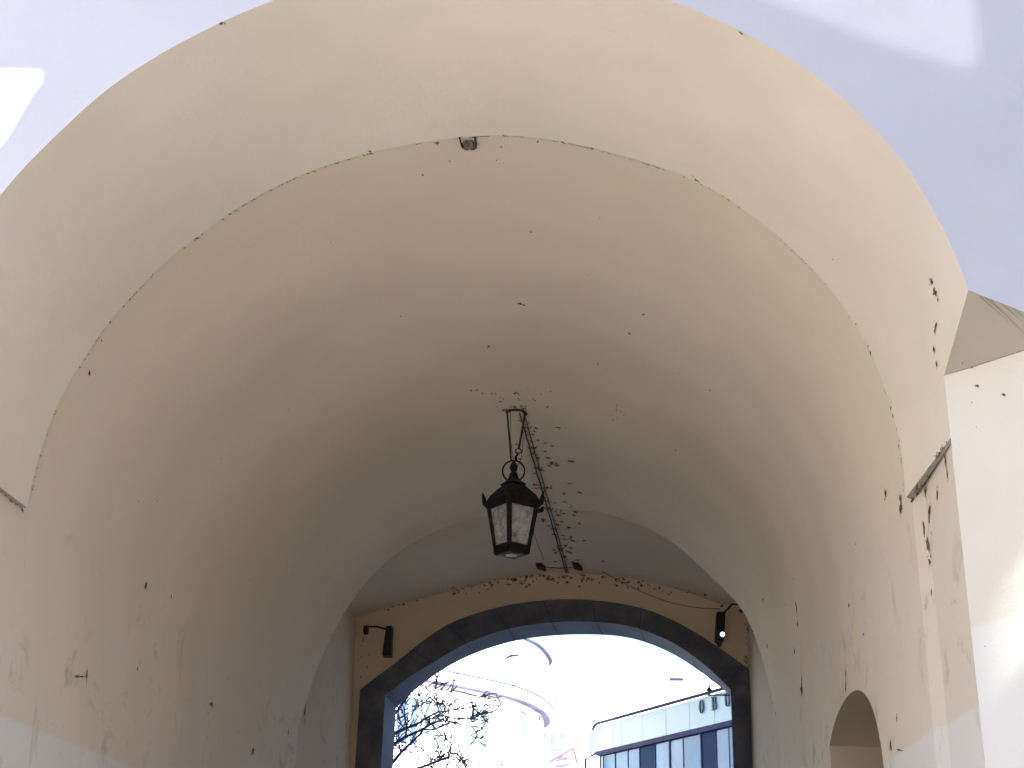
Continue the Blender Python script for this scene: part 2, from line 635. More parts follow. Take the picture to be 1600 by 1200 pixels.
# rear wall and portal -------------------------------------------------
PX_O = [(563, 1078), (590, 1057), (620, 1035), (660, 1003), (700, 976), (750, 957), (800, 945), (850, 938.5), (900, 937), (950, 941), (1000, 950), (1050, 969), (1100, 997), (1140, 1025), (1170, 1046)]
PX_I = [(602, 1087), (640, 1058), (676, 1036), (731, 1005), (795, 983), (859, 973.5), (922, 972), (986, 979.5), (1050, 1004), (1105, 1043), (1141, 1078)]
PX_E = [(619, 1106), (648, 1078), (680, 1054), (710, 1036), (752, 1017), (816, 999), (880, 992), (944, 992), (986, 997), (1029, 1011), (1071, 1033), (1116, 1066), (1152, 1096)]
O2 = spline([tuple(xz(at(*p, YD))) for p in PX_O], 61, 3)
I2 = spline([tuple(xz(at(*p, YD))) for p in PX_I], 61, 3)
E2 = spline([tuple(xz(at(*p, YE))) for p in PX_E], 61, 3)
mb = MB()
out = [Vector((p.x, YD, p.y)) for p in prof_d]
op = [Vector((O2[0].x - 0.0, YD, 0))] + [Vector((p.x, YD, p.y)) for p in O2] + [Vector((O2[-1].x, YD, 0))]
op = [p + Vector((0.03 if i <= len(op) // 2 else -0.03, 0, -0.03 if p.z > 0 else 0)) for i, p in enumerate(op)]
ring = op + out[::-1]
mb.add(ring, [tuple(range(len(ring)))])
mb.build('rear_wall', M_rearwall, tower)
portal = MB()
YP = YD - 0.03
fo = [Vector((O2[0].x, YP, 0)), Vector((O2[0].x, YP, 2.2))] + [Vector((p.x, YP, p.y)) for p in O2] + [Vector((O2[-1].x, YP, 2.2)), Vector((O2[-1].x, YP, 0))]
fi = [Vector((I2[0].x, YP, 0)), Vector((I2[0].x, YP, 2.2))] + [Vector((p.x, YP, p.y)) for p in I2] + [Vector((I2[-1].x, YP, 2.2)), Vector((I2[-1].x, YP, 0))]
fb = [Vector((E2[0].x, YE, 0)), Vector((E2[0].x, YE, 2.2))] + [Vector((p.x, YE, p.y)) for p in E2] + [Vector((E2[-1].x, YE, 2.2)), Vector((E2[-1].x, YE, 0))]
fo2 = [Vector((p.x, YD + 0.01, p.z)) for p in fo]
portal.grid([fo2, fo, fi])
po = portal.build('stone_portal', M_stone, tower, smooth=True, sharp=30)
rv = MB()
rv.grid([fi, fb])
rv.build('portal_reveal', M_reveal, po, smooth=True, sharp=30)
# joints between the voussoirs
M_mortar = new_mat('portal mortar', (0.06, 0.055, 0.055), 0.9)
for i in (1, 9, 15, 22, 29, 36, 43, 52, 59):
    a_, b_ = Vector((O2[i].x, YP, O2[i].y)), Vector((I2[i].x, YP, I2[i].y))
    c_ = Vector((E2[i].x, YE, E2[i].y))
    dn = (a_ - b_).normalized()
    tg = Vector((-dn.z, 0, dn.x)) * 0.005
    jt = MB()
    off = Vector((0, -0.003, 0))
    jt.add([a_ - tg + off, a_ + tg + off, b_ + tg + off, b_ - tg + off], [(0, 1, 2, 3)])
    o2 = -dn * 0.003
    jt.add([b_ - tg + o2, b_ + tg + o2, c_ + tg + o2, c_ - tg + o2], [(0, 1, 2, 3)])
    jt.build('mortar_joint', M_mortar, po, merge=0.006)

# facade ------------------------------------------------------------------
WL, WR, TOP = -11.0, 9.0, 17.0
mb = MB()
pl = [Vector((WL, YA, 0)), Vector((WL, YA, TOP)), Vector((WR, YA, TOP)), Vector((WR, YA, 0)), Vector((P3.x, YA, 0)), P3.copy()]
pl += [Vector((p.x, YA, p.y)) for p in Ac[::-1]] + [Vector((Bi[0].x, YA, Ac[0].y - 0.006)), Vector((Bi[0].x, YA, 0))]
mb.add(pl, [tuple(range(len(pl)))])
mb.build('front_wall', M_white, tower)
# chamfered corner wall and the sloping soffit over it
mb = MB()
C0, C1 = Vector((P2.x, P2.y, 0)), Vector((P3.x, YA, 0))
rows = []
for k in range(9):
    t = k / 8
    q = C0.lerp(C1, t)
    zt = P2.z + (P3.z - P2.z) * t
    rows.append([Vector((q.x, q.y, zt * j / 10)) + Vector((0.75, 0.65, 0)) * wob((q.x, q.y, zt * j / 10), 0.02, 1.3) * math.sin(math.pi * t) for j in range(11)])
mb.grid(rows)
mb.build('corner_wall', M_corner, tower, smooth=True)
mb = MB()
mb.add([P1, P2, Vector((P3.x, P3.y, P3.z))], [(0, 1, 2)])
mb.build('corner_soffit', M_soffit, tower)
# outer shell: sides, back, roof so that the tower is a closed block
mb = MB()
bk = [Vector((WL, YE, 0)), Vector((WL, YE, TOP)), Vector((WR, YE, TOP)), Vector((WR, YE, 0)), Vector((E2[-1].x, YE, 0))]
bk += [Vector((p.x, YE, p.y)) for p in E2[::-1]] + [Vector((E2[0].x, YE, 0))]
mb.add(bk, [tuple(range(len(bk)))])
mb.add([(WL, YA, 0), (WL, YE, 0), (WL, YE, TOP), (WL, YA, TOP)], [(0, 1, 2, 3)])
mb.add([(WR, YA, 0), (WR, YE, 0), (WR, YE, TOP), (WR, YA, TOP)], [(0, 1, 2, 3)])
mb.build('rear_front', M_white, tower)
mb = MB()
mb.add([(WL - .4, YA - .4, TOP), (WR + .4, YA - .4, TOP), (WR + .4, YE + .4, TOP), (WL - .4, YE + .4, TOP), (-1, 12, TOP + 3), (1, 12, TOP + 3)],
       [(0, 1, 5, 4), (1, 2, 5), (2, 3, 4, 5), (3, 0, 4), (3, 2, 1, 0)])
mb.build('roof', M_roof, tower)


# ------------------------------------------------------------------ houses of the square behind the camera and a wall added to shade the front


def plain_house(label, x0, x1, h, wall, y0, y1, z0=0.0):
    hse = thing('town_house', label, 'house', ((x0 + x1) / 2, y1, 0), 'houses on the square facing the gate')
    m_ = MB()
    m_.box((x0, y0, z0), (x1, y1, h))
    m_.build('wall', wall, hse)
    m_ = MB()
    ym = (y0 + y1) / 2
    m_.add([(x0 - .3, y1 + .4, h), (x1 + .3, y1 + .4, h), (x1 + .3, y0 - .4, h), (x0 - .3, y0 - .4, h), (x0, ym, h + 3.2), (x1, ym, h + 3.2)],
           [(0, 1, 5, 4), (2, 3, 4, 5), (1, 2, 5), (3, 0, 4), (3, 2, 1, 0)])
    m_.build('roof', M_roof, hse)
    fl = 3.6
    z = max(z0, 0) + 1.2
    while z + 1.8 < h:
        x = x0 + 1.2
        while x + 1.1 < x1 - 0.5:
            wm = MB().box((x, y1 - 0.02, z), (x + 1.1, y1 + 0.06, z + 1.8))
            wf = wm.build('window', M_paint, hse)
            MB().box((x + .08, y1 + 0.05, z + .08), (x + 1.02, y1 + 0.064, z + 1.72)).build('pane', M_pane, wf)
            x += 2.6
        z += fl
    return hse


T_EL, T_AZ = math.tan(math.radians(SUN_EL)) / math.cos(math.radians(SUN_AZ)), math.tan(math.radians(SUN_AZ))
plain_house('cream town house at the right end of the added shade wall', 9.5, 20, 11.5, M_town, -14, 1.5)
plain_house('white town house at the left end of the added shade wall', -24, -12, 11.5, M_town, -14, 1.0)
plain_house('wide low house closing the far side of the square', -14, 16, 9.0, M_town, -38, -28)
YR, YF = -4.0, -3.6
PIER_X = 2.5
SX0, SX1, SZ = 2.125 + (YA - YR) * T_AZ, 2.20 + (YA - YR) * T_AZ, 3.42 + (YA - YR) * T_EL
SHADE_LO, SHADE_HI, PATCH_TOP, PATCH_X = 2.25, 7.6, 5.22, -2.36
zb_r = SHADE_LO + (YA - YR) * T_EL
zb_l = PATCH_TOP + (YA - YR) * T_EL
zt_f = SHADE_HI + (YA - YF) * T_EL
xe = PATCH_X + (YA - YR) * T_AZ
shade_wall = thing('sun_blocker_wall', 'unseen wall added behind the camera, with openings shaped to let patches of sun through', 'wall', (0, YR, zb_r))  # added out of view, outline shaped to block and pass the sun
shade_wall['kind'] = 'thing'
lat = MB()
x_ = (YA - YR) * T_AZ + .56
while x_ < (YA - YR) * T_AZ + 1.96:                      # slats added in the notch: thin sun between them lightens the front wall
    lat.box((x_, YR + .1, 4.9 + (YA - YR) * T_EL), (x_ + .0475, YR + .102, zt_f + .02))
    x_ += .05
lat.build('sun_slats', M_bark, shade_wall)
m_ = MB()
nx_ = [(x + (YA - YR) * T_AZ, z + (YA - YR) * T_EL) for x, z in ((.60, 5.62), (.80, 5.48), (1.04, 5.36), (1.45, 5.16), (1.86, 5.00), (1.90, 5.06))]
out_ = [(-12, zt_f), (nx_[0][0], zt_f)] + nx_ + [(nx_[-1][0], zt_f), (9.5, zt_f), (9.5, 0), (SX1, 0), (SX1, SZ - .12), (SX1 - .02, SZ), (SX0 + .015, SZ - .03), (SX0, SZ - .2), (SX0, 0), (PIER_X, 0), (PIER_X - .1, zb_r - .8), (PIER_X - .9, zb_r), (xe - 0.60, zb_r), (xe - 0.54, zb_r + (zb_l - zb_r) * .5), (xe - .40, zb_r + (zb_l - zb_r) * .68), (xe - 0.20, zb_r + (zb_l - zb_r) * .8), (xe - .12, zb_r + (zb_l - zb_r) * .88), (xe, zb_l - .14), (xe, zb_l), (-12, zb_l)]
m_.prism([Vector((x, YR, z)) for x, z in out_], (-(YF - YR) * T_AZ, YF - YR, 0))
m_.build('wall', M_town, shade_wall)
MB().box((SX0 - .01, YR, SZ - .88), (SX1 + .01, YR + .12, SZ - .48)).build('sun_slot_bar', M_town, shade_wall)  # bar added to split the sun through the slot into two patches
MB().add([(-12, YR - .3, zt_f), (9.5, YR - .3, zt_f), (9.5, YF + .3, zt_f), (-12, YF + .3, zt_f), (-12, (YR + YF) / 2, zt_f + .8), (9.5, (YR + YF) / 2, zt_f + .8)],
         [(0, 1, 5, 4), (2, 3, 4, 5), (1, 2, 5), (3, 0, 4), (3, 2, 1, 0)]).build('roof', M_roof, shade_wall)

#__DETAILS__
# ------------------------------------------------------------------ surfaces to hang things on
SURF = []
for o in tower.children:
    me = o.data
    SURF.append((o.name, BVHTree.FromPolygons([v.co for v in me.vertices], [tuple(p.vertices) for p in me.polygons])))


def hit(px, py):
    d = ray(px, py).normalized()
    best = None
    for nm, b in SURF:
        q, n, i, dist = b.ray_cast(CO, d)
        if q is not None and (best is None or dist < best[2]):
            if n.dot(d) > 0:
                n = -n
            best = (q, n, dist, nm)
    return best


# ------------------------------------------------------------------ dirt, cobwebs and spalled plaster
dirt = {}
rd = random.Random(5)


def speck(px, py, wpx, hpx, ang=0.0, lump=1.0):
    h = hit(px, py)
    if h is None:
        return
    q, n, dist, nm = h
    s = dist / F
    # directions on the surface that look horizontal / vertical in the photograph
    hx, hy = hit(px + 6, py), hit(px, py + 6)
    if hx is None or hy is None or hx[3] != nm or hy[3] != nm:
        ux = n.orthogonal().normalized() * s
        uy = n.cross(ux)
    else:
        ux, uy = (hx[0] - q) / 6, (hy[0] - q) / 6
    if ux.length > 12 * s or uy.length > 12 * s:
        return
    m_ = dirt.setdefault(nm, MB())
    wpx, hpx = wpx * .88, hpx * .88
    for c in range(rd.randint(1, 2 + int(max(wpx, hpx) / 5))):
        f = 1.0 if c == 0 else rd.uniform(0.25, 0.6)
        ox = 0 if c == 0 else rd.gauss(0, wpx * 0.42)
        oy = 0 if c == 0 else rd.gauss(0, hpx * 0.42)
        k = rd.choice((8, 10, 12))
        ring = []
        for i in range(k):
            t = 2 * math.pi * i / k
            r = (rd.uniform(0.25, 0.75) if i % 2 else rd.uniform(0.6, 1.35)) * f * 0.5
            x, y = math.cos(t) * wpx * r, math.sin(t) * hpx * r
            x, y = x * math.cos(ang) - y * math.sin(ang), x * math.sin(ang) + y * math.cos(ang)
            ring.append(q + ux * (x + ox) + uy * (y + oy) + n * 0.003)
        top = q + ux * ox + uy * oy + n * min(0.03, 0.35 * min(wpx, hpx) * s * f * .5 + 0.004) * lump
        m_.add(ring + [top], [(i, (i + 1) % k, k) for i in range(k)])
    if max(wpx, hpx) > 4.5:
        for c in range(rd.randint(1, 3)):
            t = rd.uniform(0, 2 * math.pi)
            l_ = rd.uniform(.5, 1.1)
            e_ = q + ux * (math.cos(t) * wpx * l_) + uy * (math.sin(t) * hpx * l_) + n * 0.006
            sd0 = (ux * -math.sin(t) + uy * math.cos(t)) * 0.45
            m_.add([q - sd0 + n * .004, q + sd0 + n * .004, e_], [(0, 1, 2)])


for px, py, wp, hp, an in [
    (345, 36, 9, 5, -.4), (1158, 51, 12, 7, .5), (578, 236, 8, 5, 0), (566, 240, 4, 3, 0), (683, 223, 8, 5, .2), (840, 221, 4, 5, 0), (880, 222, 10, 4, .2),
    (925, 231, 9, 5, .3), (1088, 281, 12, 6, .5), (783, 229, 4, 4, 0), (660, 273, 5, 4, 0), (702, 251, 3, 4, 0), (830, 362, 6, 4, 0), (776, 250, 3, 3, 0),
    (787, 254, 2, 2, 0), (1302, 405, 3, 3, 0), (812, 474, 11, 4, .1), (818, 476, 8, 3, .3), (1005, 491, 7, 4, .4), (984, 521, 6, 4, .3), (626, 494, 3, 3, 0),
    (764, 541, 6, 4, .2), (934, 568, 3, 3, 0), (1110, 609, 4, 3, .3), (1056, 703, 4, 3, .3), (238, 428, 5, 4, 0), (172, 503, 4, 5, 0), (158, 532, 3, 5, 0), (139, 583, 5, 9, 0),
    (1456, 440, 7, 14, -.15), (1461, 456, 8, 16, -.2), (1466, 468, 3, 8, 0), (1462, 512, 4, 22, .08), (1460, 545, 6, 18, -.1), (1464, 568, 3, 14, -.25),
    (1338, 506, 3, 7, -.5), (1357, 541, 3, 9, -.4), (1361, 552, 4, 12, -.4), (1393, 638, 3, 13, -.25), (1396, 649, 4, 10, -.2), (1405, 696, 3, 16, -.2), (1409, 718, 2, 14, -.1),
    (1384, 770, 4, 17, -.1), (1408, 795, 5, 24, -.05), (1408, 780, 3, 20, 0), (1433, 762, 4, 22, .1), (1447, 768, 3, 26, .1), (1453, 800, 5, 40, .05), (1450, 850, 6, 30, -.15),
    (1453, 878, 5, 18, -.1), (1444, 824, 4, 26, -.1), (1465, 770, 3, 20, 0), (1478, 720, 3, 36, -.1), (1481, 742, 2, 22, 0), (1456, 925, 2, 14, 0),
    (227, 915, 4, 15, .2), (267, 932, 2, 6, .1), (135, 1056, 3, 26, .05), (124, 1057, 18, 3, 0), (214, 1045, 2, 8, 0), (245, 783, 2, 3, 0), (345, 716, 2, 2, 0), (330, 1100, 4, 14, .4),
    (395, 1172, 4, 18, .1), (450, 1145, 3, 12, .1), (476, 1108, 2, 30, .12), (516, 992, 2, 8, 0),
    (1193, 936, 3, 7, -.3), (1245, 952, 2, 26, -.08), (1247, 975, 3, 14, -.08), (1253, 1076, 5, 34, -.03), (1212, 1114, 3, 7, 0), (1199, 1010, 2, 10, -.1), (1207, 1098, 2, 10, 0), (1242, 1018, 2, 10, 0),
    (1327, 946, 2, 10, 0), (1350, 991, 2, 8, 0), (1322, 1068, 2, 26, -.05), (1402, 1122, 3, 16, 0), (1392, 1162, 3, 18, 0), (1406, 1172, 8, 5, 0), (1240, 904, 2, 3, 0), (1338, 850, 2, 3, 0),
    (1540, 1010, 2, 3, 0), (1518, 573, 4, 5, 0), (1582, 553, 3, 3, 0), (1504, 567, 2, 4, 0), (1528, 603, 10, 6, .5), (1570, 617, 8, 6, 0), (1519, 629, 2, 3, 0), (1526, 667, 2, 3, 0),
    (1228, 945, 2, 3, 0), (937, 340, 2, 2, 0), (1062, 583, 2, 2, 0), (450, 640, 2, 2, 0), (216, 783, 2, 3, 0), (516, 378, 2, 2, 0), (920, 430, 2, 2, 0), (390, 905, 2, 2, 0)]:
    speck(px, py, wp, hp, an)
# crumbs along the ledges and along the edge of the front arch
for k in range(34):
    t = rd.random()
    speck(1425 + 55 * t + rd.gauss(0, 1), 781 - 96 * t + rd.uniform(-2, 7), rd.uniform(3, 6), rd.uniform(4, 12), .3)
for k in range(14):
    t = rd.random()
    speck(2 + 33 * t, 764 + 32 * t + rd.uniform(0, 5), rd.uniform(2, 4), rd.uniform(3, 9), -.2)
# dark specks along the rear edge of the front arch, following it in broken dashes
ed = spline([tuple(p) for p in PX_B], 400)
for k in range(2, 398):
    if rd.random() < (0.42 if noise.noise(Vector((k * .06, 3.3, 0))) > 0.0 else 0.10):
        p_, t__ = ed[k], (ed[k + 1] - ed[k - 1]).normalized()
        off_ = 2.2
        nx, ny = -t__.y, t__.x                     # towards the inside of the vault
        speck(p_.x + nx * off_, p_.y + ny * off_, rd.uniform(4, 9), rd.uniform(1.0, 1.8), math.atan2(t__.y, t__.x))
for (xa, ya, xb, yb) in ((1530, 461, 1577, 503), (1548, 468, 1599, 519), (1566, 475, 1599, 503), (1540, 465, 1560, 482), (1583, 481, 1599, 494)):
    h0_, h1_ = hit(xa, ya), hit(xb, yb)
    if h0_[3] == h1_[3] == 'corner_soffit':
        q_ = (h1_[0] - h0_[0]).normalized().cross(h0_[1]) * .0012
        dirt.setdefault('corner_soffit', MB()).add([h0_[0] + h0_[1] * .002 - q_, h0_[0] + h0_[1] * .002 + q_, h1_[0] + h1_[1] * .002 + q_ * .3, h1_[0] + h1_[1] * .002 - q_ * .3], [(0, 1, 2, 3)])
# around the lantern's anchor
for k in range(26):
    speck(rd.gauss(806, 34), rd.gauss(622, 13), rd.uniform(2, 6), rd.uniform(2, 4), rd.uniform(-.3, .5))
for k in range(10):
    speck(rd.gauss(806, 12), rd.gauss(640, 4), rd.uniform(4, 7), rd.uniform(2, 4), 0)
# streaks beside the cable
for k in range(75):
    t = rd.random() ** 0.9
    cx_, cy_ = 816 + 72 * t, 660 + 222 * t
    off_ = abs(rd.gauss(0, 24)) * (1 if rd.random() < 0.8 else -0.6)
    speck(cx_ + off_ + 3, cy_, rd.uniform(4.5, 12), rd.uniform(2.4, 4.0), .25)
for k in range(8):
    speck(960 + rd.uniform(-10, 20), 640 + rd.uniform(-12, 12) * (k + 1) / 3, rd.uniform(2, 5), 2.2, .2)
# along the top of the rear wall
for k in range(125):
    x = rd.uniform(590, 1160) if rd.random() < 0.35 else rd.gauss(900, 110)
    if not 575 < x < 1160:
        continue
    u = (x - 880) / 300
    y = 897 + 58 * u * u + abs(rd.gauss(0, 7)) + (3 if x < 700 else 0)
    speck(x, y, rd.uniform(3, 8), rd.uniform(3, 7))
for k in range(16):
    speck(1167 + rd.gauss(0, 2), rd.uniform(955, 1060), 2.5, rd.uniform(3, 9))
for k in range(10):
    speck(565 + rd.gauss(0, 4), rd.uniform(965, 1060), 3, rd.uniform(3, 6))
kids = {o.name: o for o in tower.children}
for nm, m_ in dirt.items():
    d_ = m_.build('dirt_specks', M_dirt, kids[nm])
    d_['kind'] = 'stuff'

# an old iron hook with rubble in the crown of the front arch
q, n, dist, nm = hit(733, 224)
hk = thing('iron_hook', 'small rusty iron hook with a lump of mortar at the crown of the front arch', 'hook', q)
for px0, px1 in ((718, 724), (742, 744)):
    a0, a1 = hit(px0, 214)[0], hit(px1, 228)[0]
    MB().tube([a0 + n * 0.004, a0.lerp(a1, .5) + n * 0.03, a1 + n * 0.012], 0.006, 6).build('prong', M_rust, hk, smooth=True)
bmL = MB()
for k in range(5):
    c = q + Vector((rd.uniform(-.025, .025), rd.uniform(-.02, .02), 0)) + n * 0.015
    rings = []
    for i, (hh, rr) in enumerate(((-.02, .012), (-.005, .03), (.012, .026), (.026, .008))):
        rings.append([c + Vector((math.cos(j) * rr * rd.uniform(.7, 1.2), math.sin(j) * rr * rd.uniform(.7, 1.2), -hh)) for j in [2 * math.pi * i2 / 8 for i2 in range(8)]])
    bmL.frustum(rings)
bmL.build('mortar_lump', noisy('grey mortar', (0.10, 0.09, 0.08), (0.2, 0.19, 0.17), 30, 0.95, 0.1, 0.5, 60), hk, smooth=True)

# ------------------------------------------------------------------ lantern
YL = 11.35
hA, hB = hit(792, 638), hit(821, 640)
LC = at(801, 800, YL)
LX, LY = LC.x, YL


def lz(py):
    return at(801, py, YL).z


lan = thing('hanging_lantern', 'black four-sided iron lantern with dusty panes hung from the vault crown on two rods', 'lantern', (LX, LY, lz(870)))
R45 = Matrix.Rotation(math.radians(38), 4, 'Z')


def sq(h, r):
    return [Vector((LX, LY, h)) + R45.to_3x3() @ Vector((sx * r, sy * r, 0)) for sx, sy in ((1, 1), (-1, 1), (-1, -1), (1, -1))]


rt, rb = 0.150, 0.100                       # half sides of the glazed body, top and bottom
z0, z1 = lz(858), lz(786)
tops, bots = sq(z1, rt), sq(z0, rb)
m_ = MB()
m_.frustum([sq(z0 - 0.055, rb * 0.96), sq(z0 - 0.045, rb * 1.12), sq(z0, rb * 1.16), sq(z0 + 0.012, rb * 1.02)])
base = m_.build('base_plate', M_iron, lan)
m_ = MB()
m_.tube([Vector((LX, LY, z0 - 0.058)), Vector((LX, LY, z0 - 0.052))], 0.05, 20)
m_.build('lamp_lens', new_mat('frosted lens', (0.10, 0.16, 0.30), 0.4, 0.3), lan, smooth=True)
for i in range(4):
    MB().tube([bots[i], tops[i]], [0.021, 0.027], 6).build('corner_bar', M_iron, lan)
    j = (i + 1) % 4
    m_ = MB()
    a0, a1, b0, b1 = bots[i].lerp(bots[j], .07), bots[i].lerp(bots[j], .93), tops[i].lerp(tops[j], .06), tops[i].lerp(tops[j], .94)
    nn = (a1 - a0).cross(b0 - a0).normalized() * 0.004
    m_.prism([a0, a1, b1, b0], nn)
    m_.build('pane', M_lglass, lan)
    MB().tube([bots[i] + Vector((0, 0, .018)), bots[j] + Vector((0, 0, .018))], 0.019, 6).build('lower_rail', M_iron, lan)
m_ = MB()
ze = z1 + 0.015
m_.frustum([sq(ze - 0.07, rt * 1.03), sq(ze, rt * 1.13), sq(ze + 0.055, rt * 0.98), sq(ze + 0.115, rt * 0.66), sq(ze + 0.145, rt * 0.48), sq(ze + 0.152, rt * 0.55), sq(ze + 0.162, rt * 0.54),
           sq(ze + 0.185, rt * 0.36), sq(ze + 0.22, rt * 0.21), sq(ze + 0.25, rt * 0.17)])
roof_o = m_.build('lantern_roof', M_iron, lan)
for p in sq(ze, rt * 1.13):
    d = Vector((p.x - LX, p.y - LY, 0)).normalized()
    MB().tube([p - d * 0.03 + Vector((0, 0, -0.07)), p + d * 0.012 + Vector((0, 0, -0.015)), p + d * 0.022 + Vector((0, 0, 0.04)), p + d * 0.034 + Vector((0, 0, 0.085))],
              [0.012, 0.022, 0.017, 0.004], 8).build('corner_horn', M_iron, lan, smooth=True)
m_ = MB()
prof_f = [(.0, .03), (.012, .034), (.025, .02), (.04, .026), (.065, .036), (.09, .032), (.115, .018), (.132, .004)]
zf = ze + 0.245
m_.frustum([[Vector((LX + r * math.cos(2 * math.pi * k / 14), LY + r * math.sin(2 * math.pi * k / 14), zf + h)) for k in range(14)] for h, r in prof_f])
m_.build('finial', M_iron, lan, smooth=True)
RC = Vector((LX, LY, lz(736)))
rr_ = 0.098
ringp = [RC + Vector((math.sin(t) * rr_, 0.0, math.cos(t) * rr_)) for t in [math.radians(-150 + 300 * k / 30) for k in range(31)]]
MB().tube(ringp, 0.0075, 8).build('hanging_ring', M_iron, lan, smooth=True)
m_ = MB().tube([Vector((LX, LY, lz(768))) + Vector((.19, -.10, -.185)), Vector((LX, LY, lz(768))) + Vector((.22, -.10, -.205)), Vector((LX, LY, lz(768))) + Vector((.255, -.09, -.195)), Vector((LX, LY, lz(768))) + Vector((.27, -.09, -.165))], [.014, .02, .022, .010], 8)
m_.build('side_hook', M_iron, lan, smooth=True)
top = RC + Vector((0, 0, rr_))
aL, aR = hA[0] + hA[1] * 0.02, hB[0] + hB[1] * 0.02


def hang(p0, p1, r, sag=0.0):
    return [p0.lerp(p1, t / 10) + Vector((sag * math.sin(math.pi * t / 10), 0, 0)) for t in range(11)]


MB().tube(hang(aL, top + Vector((-.025, 0, 0.005)), 0), 0.0085, 8).build('suspension_rod', M_rust, lan, smooth=True)
mid = at(810, 705, YL)
MB().tube(hang(aR, mid + Vector((0.004, 0, .03)), 0), 0.0095, 8).build('suspension_rod', M_rust, lan, smooth=True)
MB().tube([mid + Vector((math.cos(t) * .026, 0, math.sin(t) * .026)) for t in [2 * math.pi * k / 20 for k in range(21)]], 0.0055, 6).build('link_ring', M_rust, lan, smooth=True)
MB().tube([mid + Vector((-.003, 0, -.026)), mid.lerp(top, .6), top + Vector((.02, 0, -.008))], [.007, .012, .01], 8).build('hook', M_iron, lan, smooth=True)
MB().tube([aL + Vector((-.01, 0, -.02)), aL + Vector((0.03, 0, 0.0)), aL.lerp(aR, .5) + Vector((0, 0, .012)), aR + Vector((-.03, 0, .01)), aR + Vector((.012, 0, -.03))], [.013, .012, .009, .012, .014], 8).build('anchor_bar', M_rust, lan, smooth=True)
wire = [aR + Vector((-.05, 0, -.01)), aR + Vector((-.02, .02, -.18)), at(815, 712, YL + .04), at(808, 730, YL + .04), Vector((LX + .03, LY + .03, zf + .01))]
MB().tube(spline([tuple(p) for p in wire], 24), 0.003, 5).build('wire', M_cable, lan, smooth=True)
MB().tube(spline([tuple(p) for p in [aL + Vector((.03, 0, 0)), at(798, 690, YL - .01), at(803, 722, YL - .01)]], 12), 0.0028, 5).build('wire', M_cable, lan, smooth=True)

# ------------------------------------------------------------------ cables and fittings of the vault
for label, ox, rr in (('dark power cable running along the vault crown from the lantern anchor to the rear wall', 0, .008),
                      ('thinner grey cable clipped close beside the power cable along the vault crown', 7, .0055)):
    pts = []
    for k in range(33):
        t = k / 32
        px, py = 812 + (885 - 812) * t + ox * (1 - t * 0.55), 643 + (894 - 643) * t
        h = hit(px, py)
        pts.append(h[0] + h[1] * (0.022 + 0.010 * math.sin(k * 1.7 + ox)))
    root = thing('ceiling_cable', label, 'cable', pts[0], 'cables along the vault crown')
    MB().tube(pts, rr, 6).build('cable_run', M_cable, root, smooth=True)
    for k in range(3, 31, 4):
        MB().tube([pts[k] + Vector((-.028, 0, .022)), pts[k] + Vector((0, 0, -.012)), pts[k] + Vector((.028, 0, .022))], .004, 5).build('clip', M_rust, root)
    fr = MB()
    for k in range(40 if ox == 0 else 26):
        i = rd.randrange(1, 31)
        p = pts[i].lerp(pts[i + 1], rd.random())
        fr.tube([p, p + Vector((rd.choice((-1, 1)) * rd.uniform(.02, .055), rd.uniform(-.05, .03), rd.uniform(-.0, .02)))], [.003, .001], 4)
    f_ = fr.build('cobweb_fringe', M_dirt, root)
    f_['kind'] = 'stuff'

h1, h2 = hit(846, 880), hit(904, 880)
tb = thing('cable_bracket', 'thin wire between two dirty cleats on the rear ceiling above the portal', 'bracket', h1[0])
pA, pB = h1[0] + h1[1] * .05, h2[0] + h2[1] * .05
MB().tube([pA, pA.lerp(pB, .5) + Vector((0, 0, -.02)), pB], .006, 6).build('span_wire', M_cable, tb, smooth=True)
for p, s_ in ((pA, 1), (pB, 1)):
    m_ = MB()
    m_.tube([p + Vector((-.06, .0, .05)), p + Vector((-.03, -.01, .0)), p + Vector((.02, -.02, -.02)), p + Vector((.05, -.03, -.06))], [.03, .045, .04, .018], 7)
    m_.tube([p + Vector((-.07, -.02, .02)), p + Vector((.0, .0, .06))], [.015, .025], 6)
    m_.build('cleat', M_rust, tb, smooth=False)
pts = []
for k in range(13):
    t = k / 12
    h = hit(940 + (1125 - 940) * t, 893 + 40 * t + 26 * math.sin(math.pi * t * .75))
    pts.append(h[0] + Vector((0, -0.012, 0)))
tag(MB().tube(pts, .0045, 5).build('wall_wire', M_cable, smooth=True), 'thin wire sagging across the ochre rear wall to the right spotlight', 'wire')
pts = [at(831, 826, 14.5), at(842, 856, 15.2), at(852, 876, 16.2)]
h0, h9 = hit(826, 812), hit(850, 872)
pts = [hit(826 + 24 * k / 9, 812 + 62 * k / 9)[0] + Vector((0, 0, -.012)) for k in range(10)]
tag(MB().tube(pts, .0035, 5).build('thin_wire', M_cable, smooth=True), 'hair-thin wire on the vault from behind the lantern to the left ceiling cleat', 'wire')


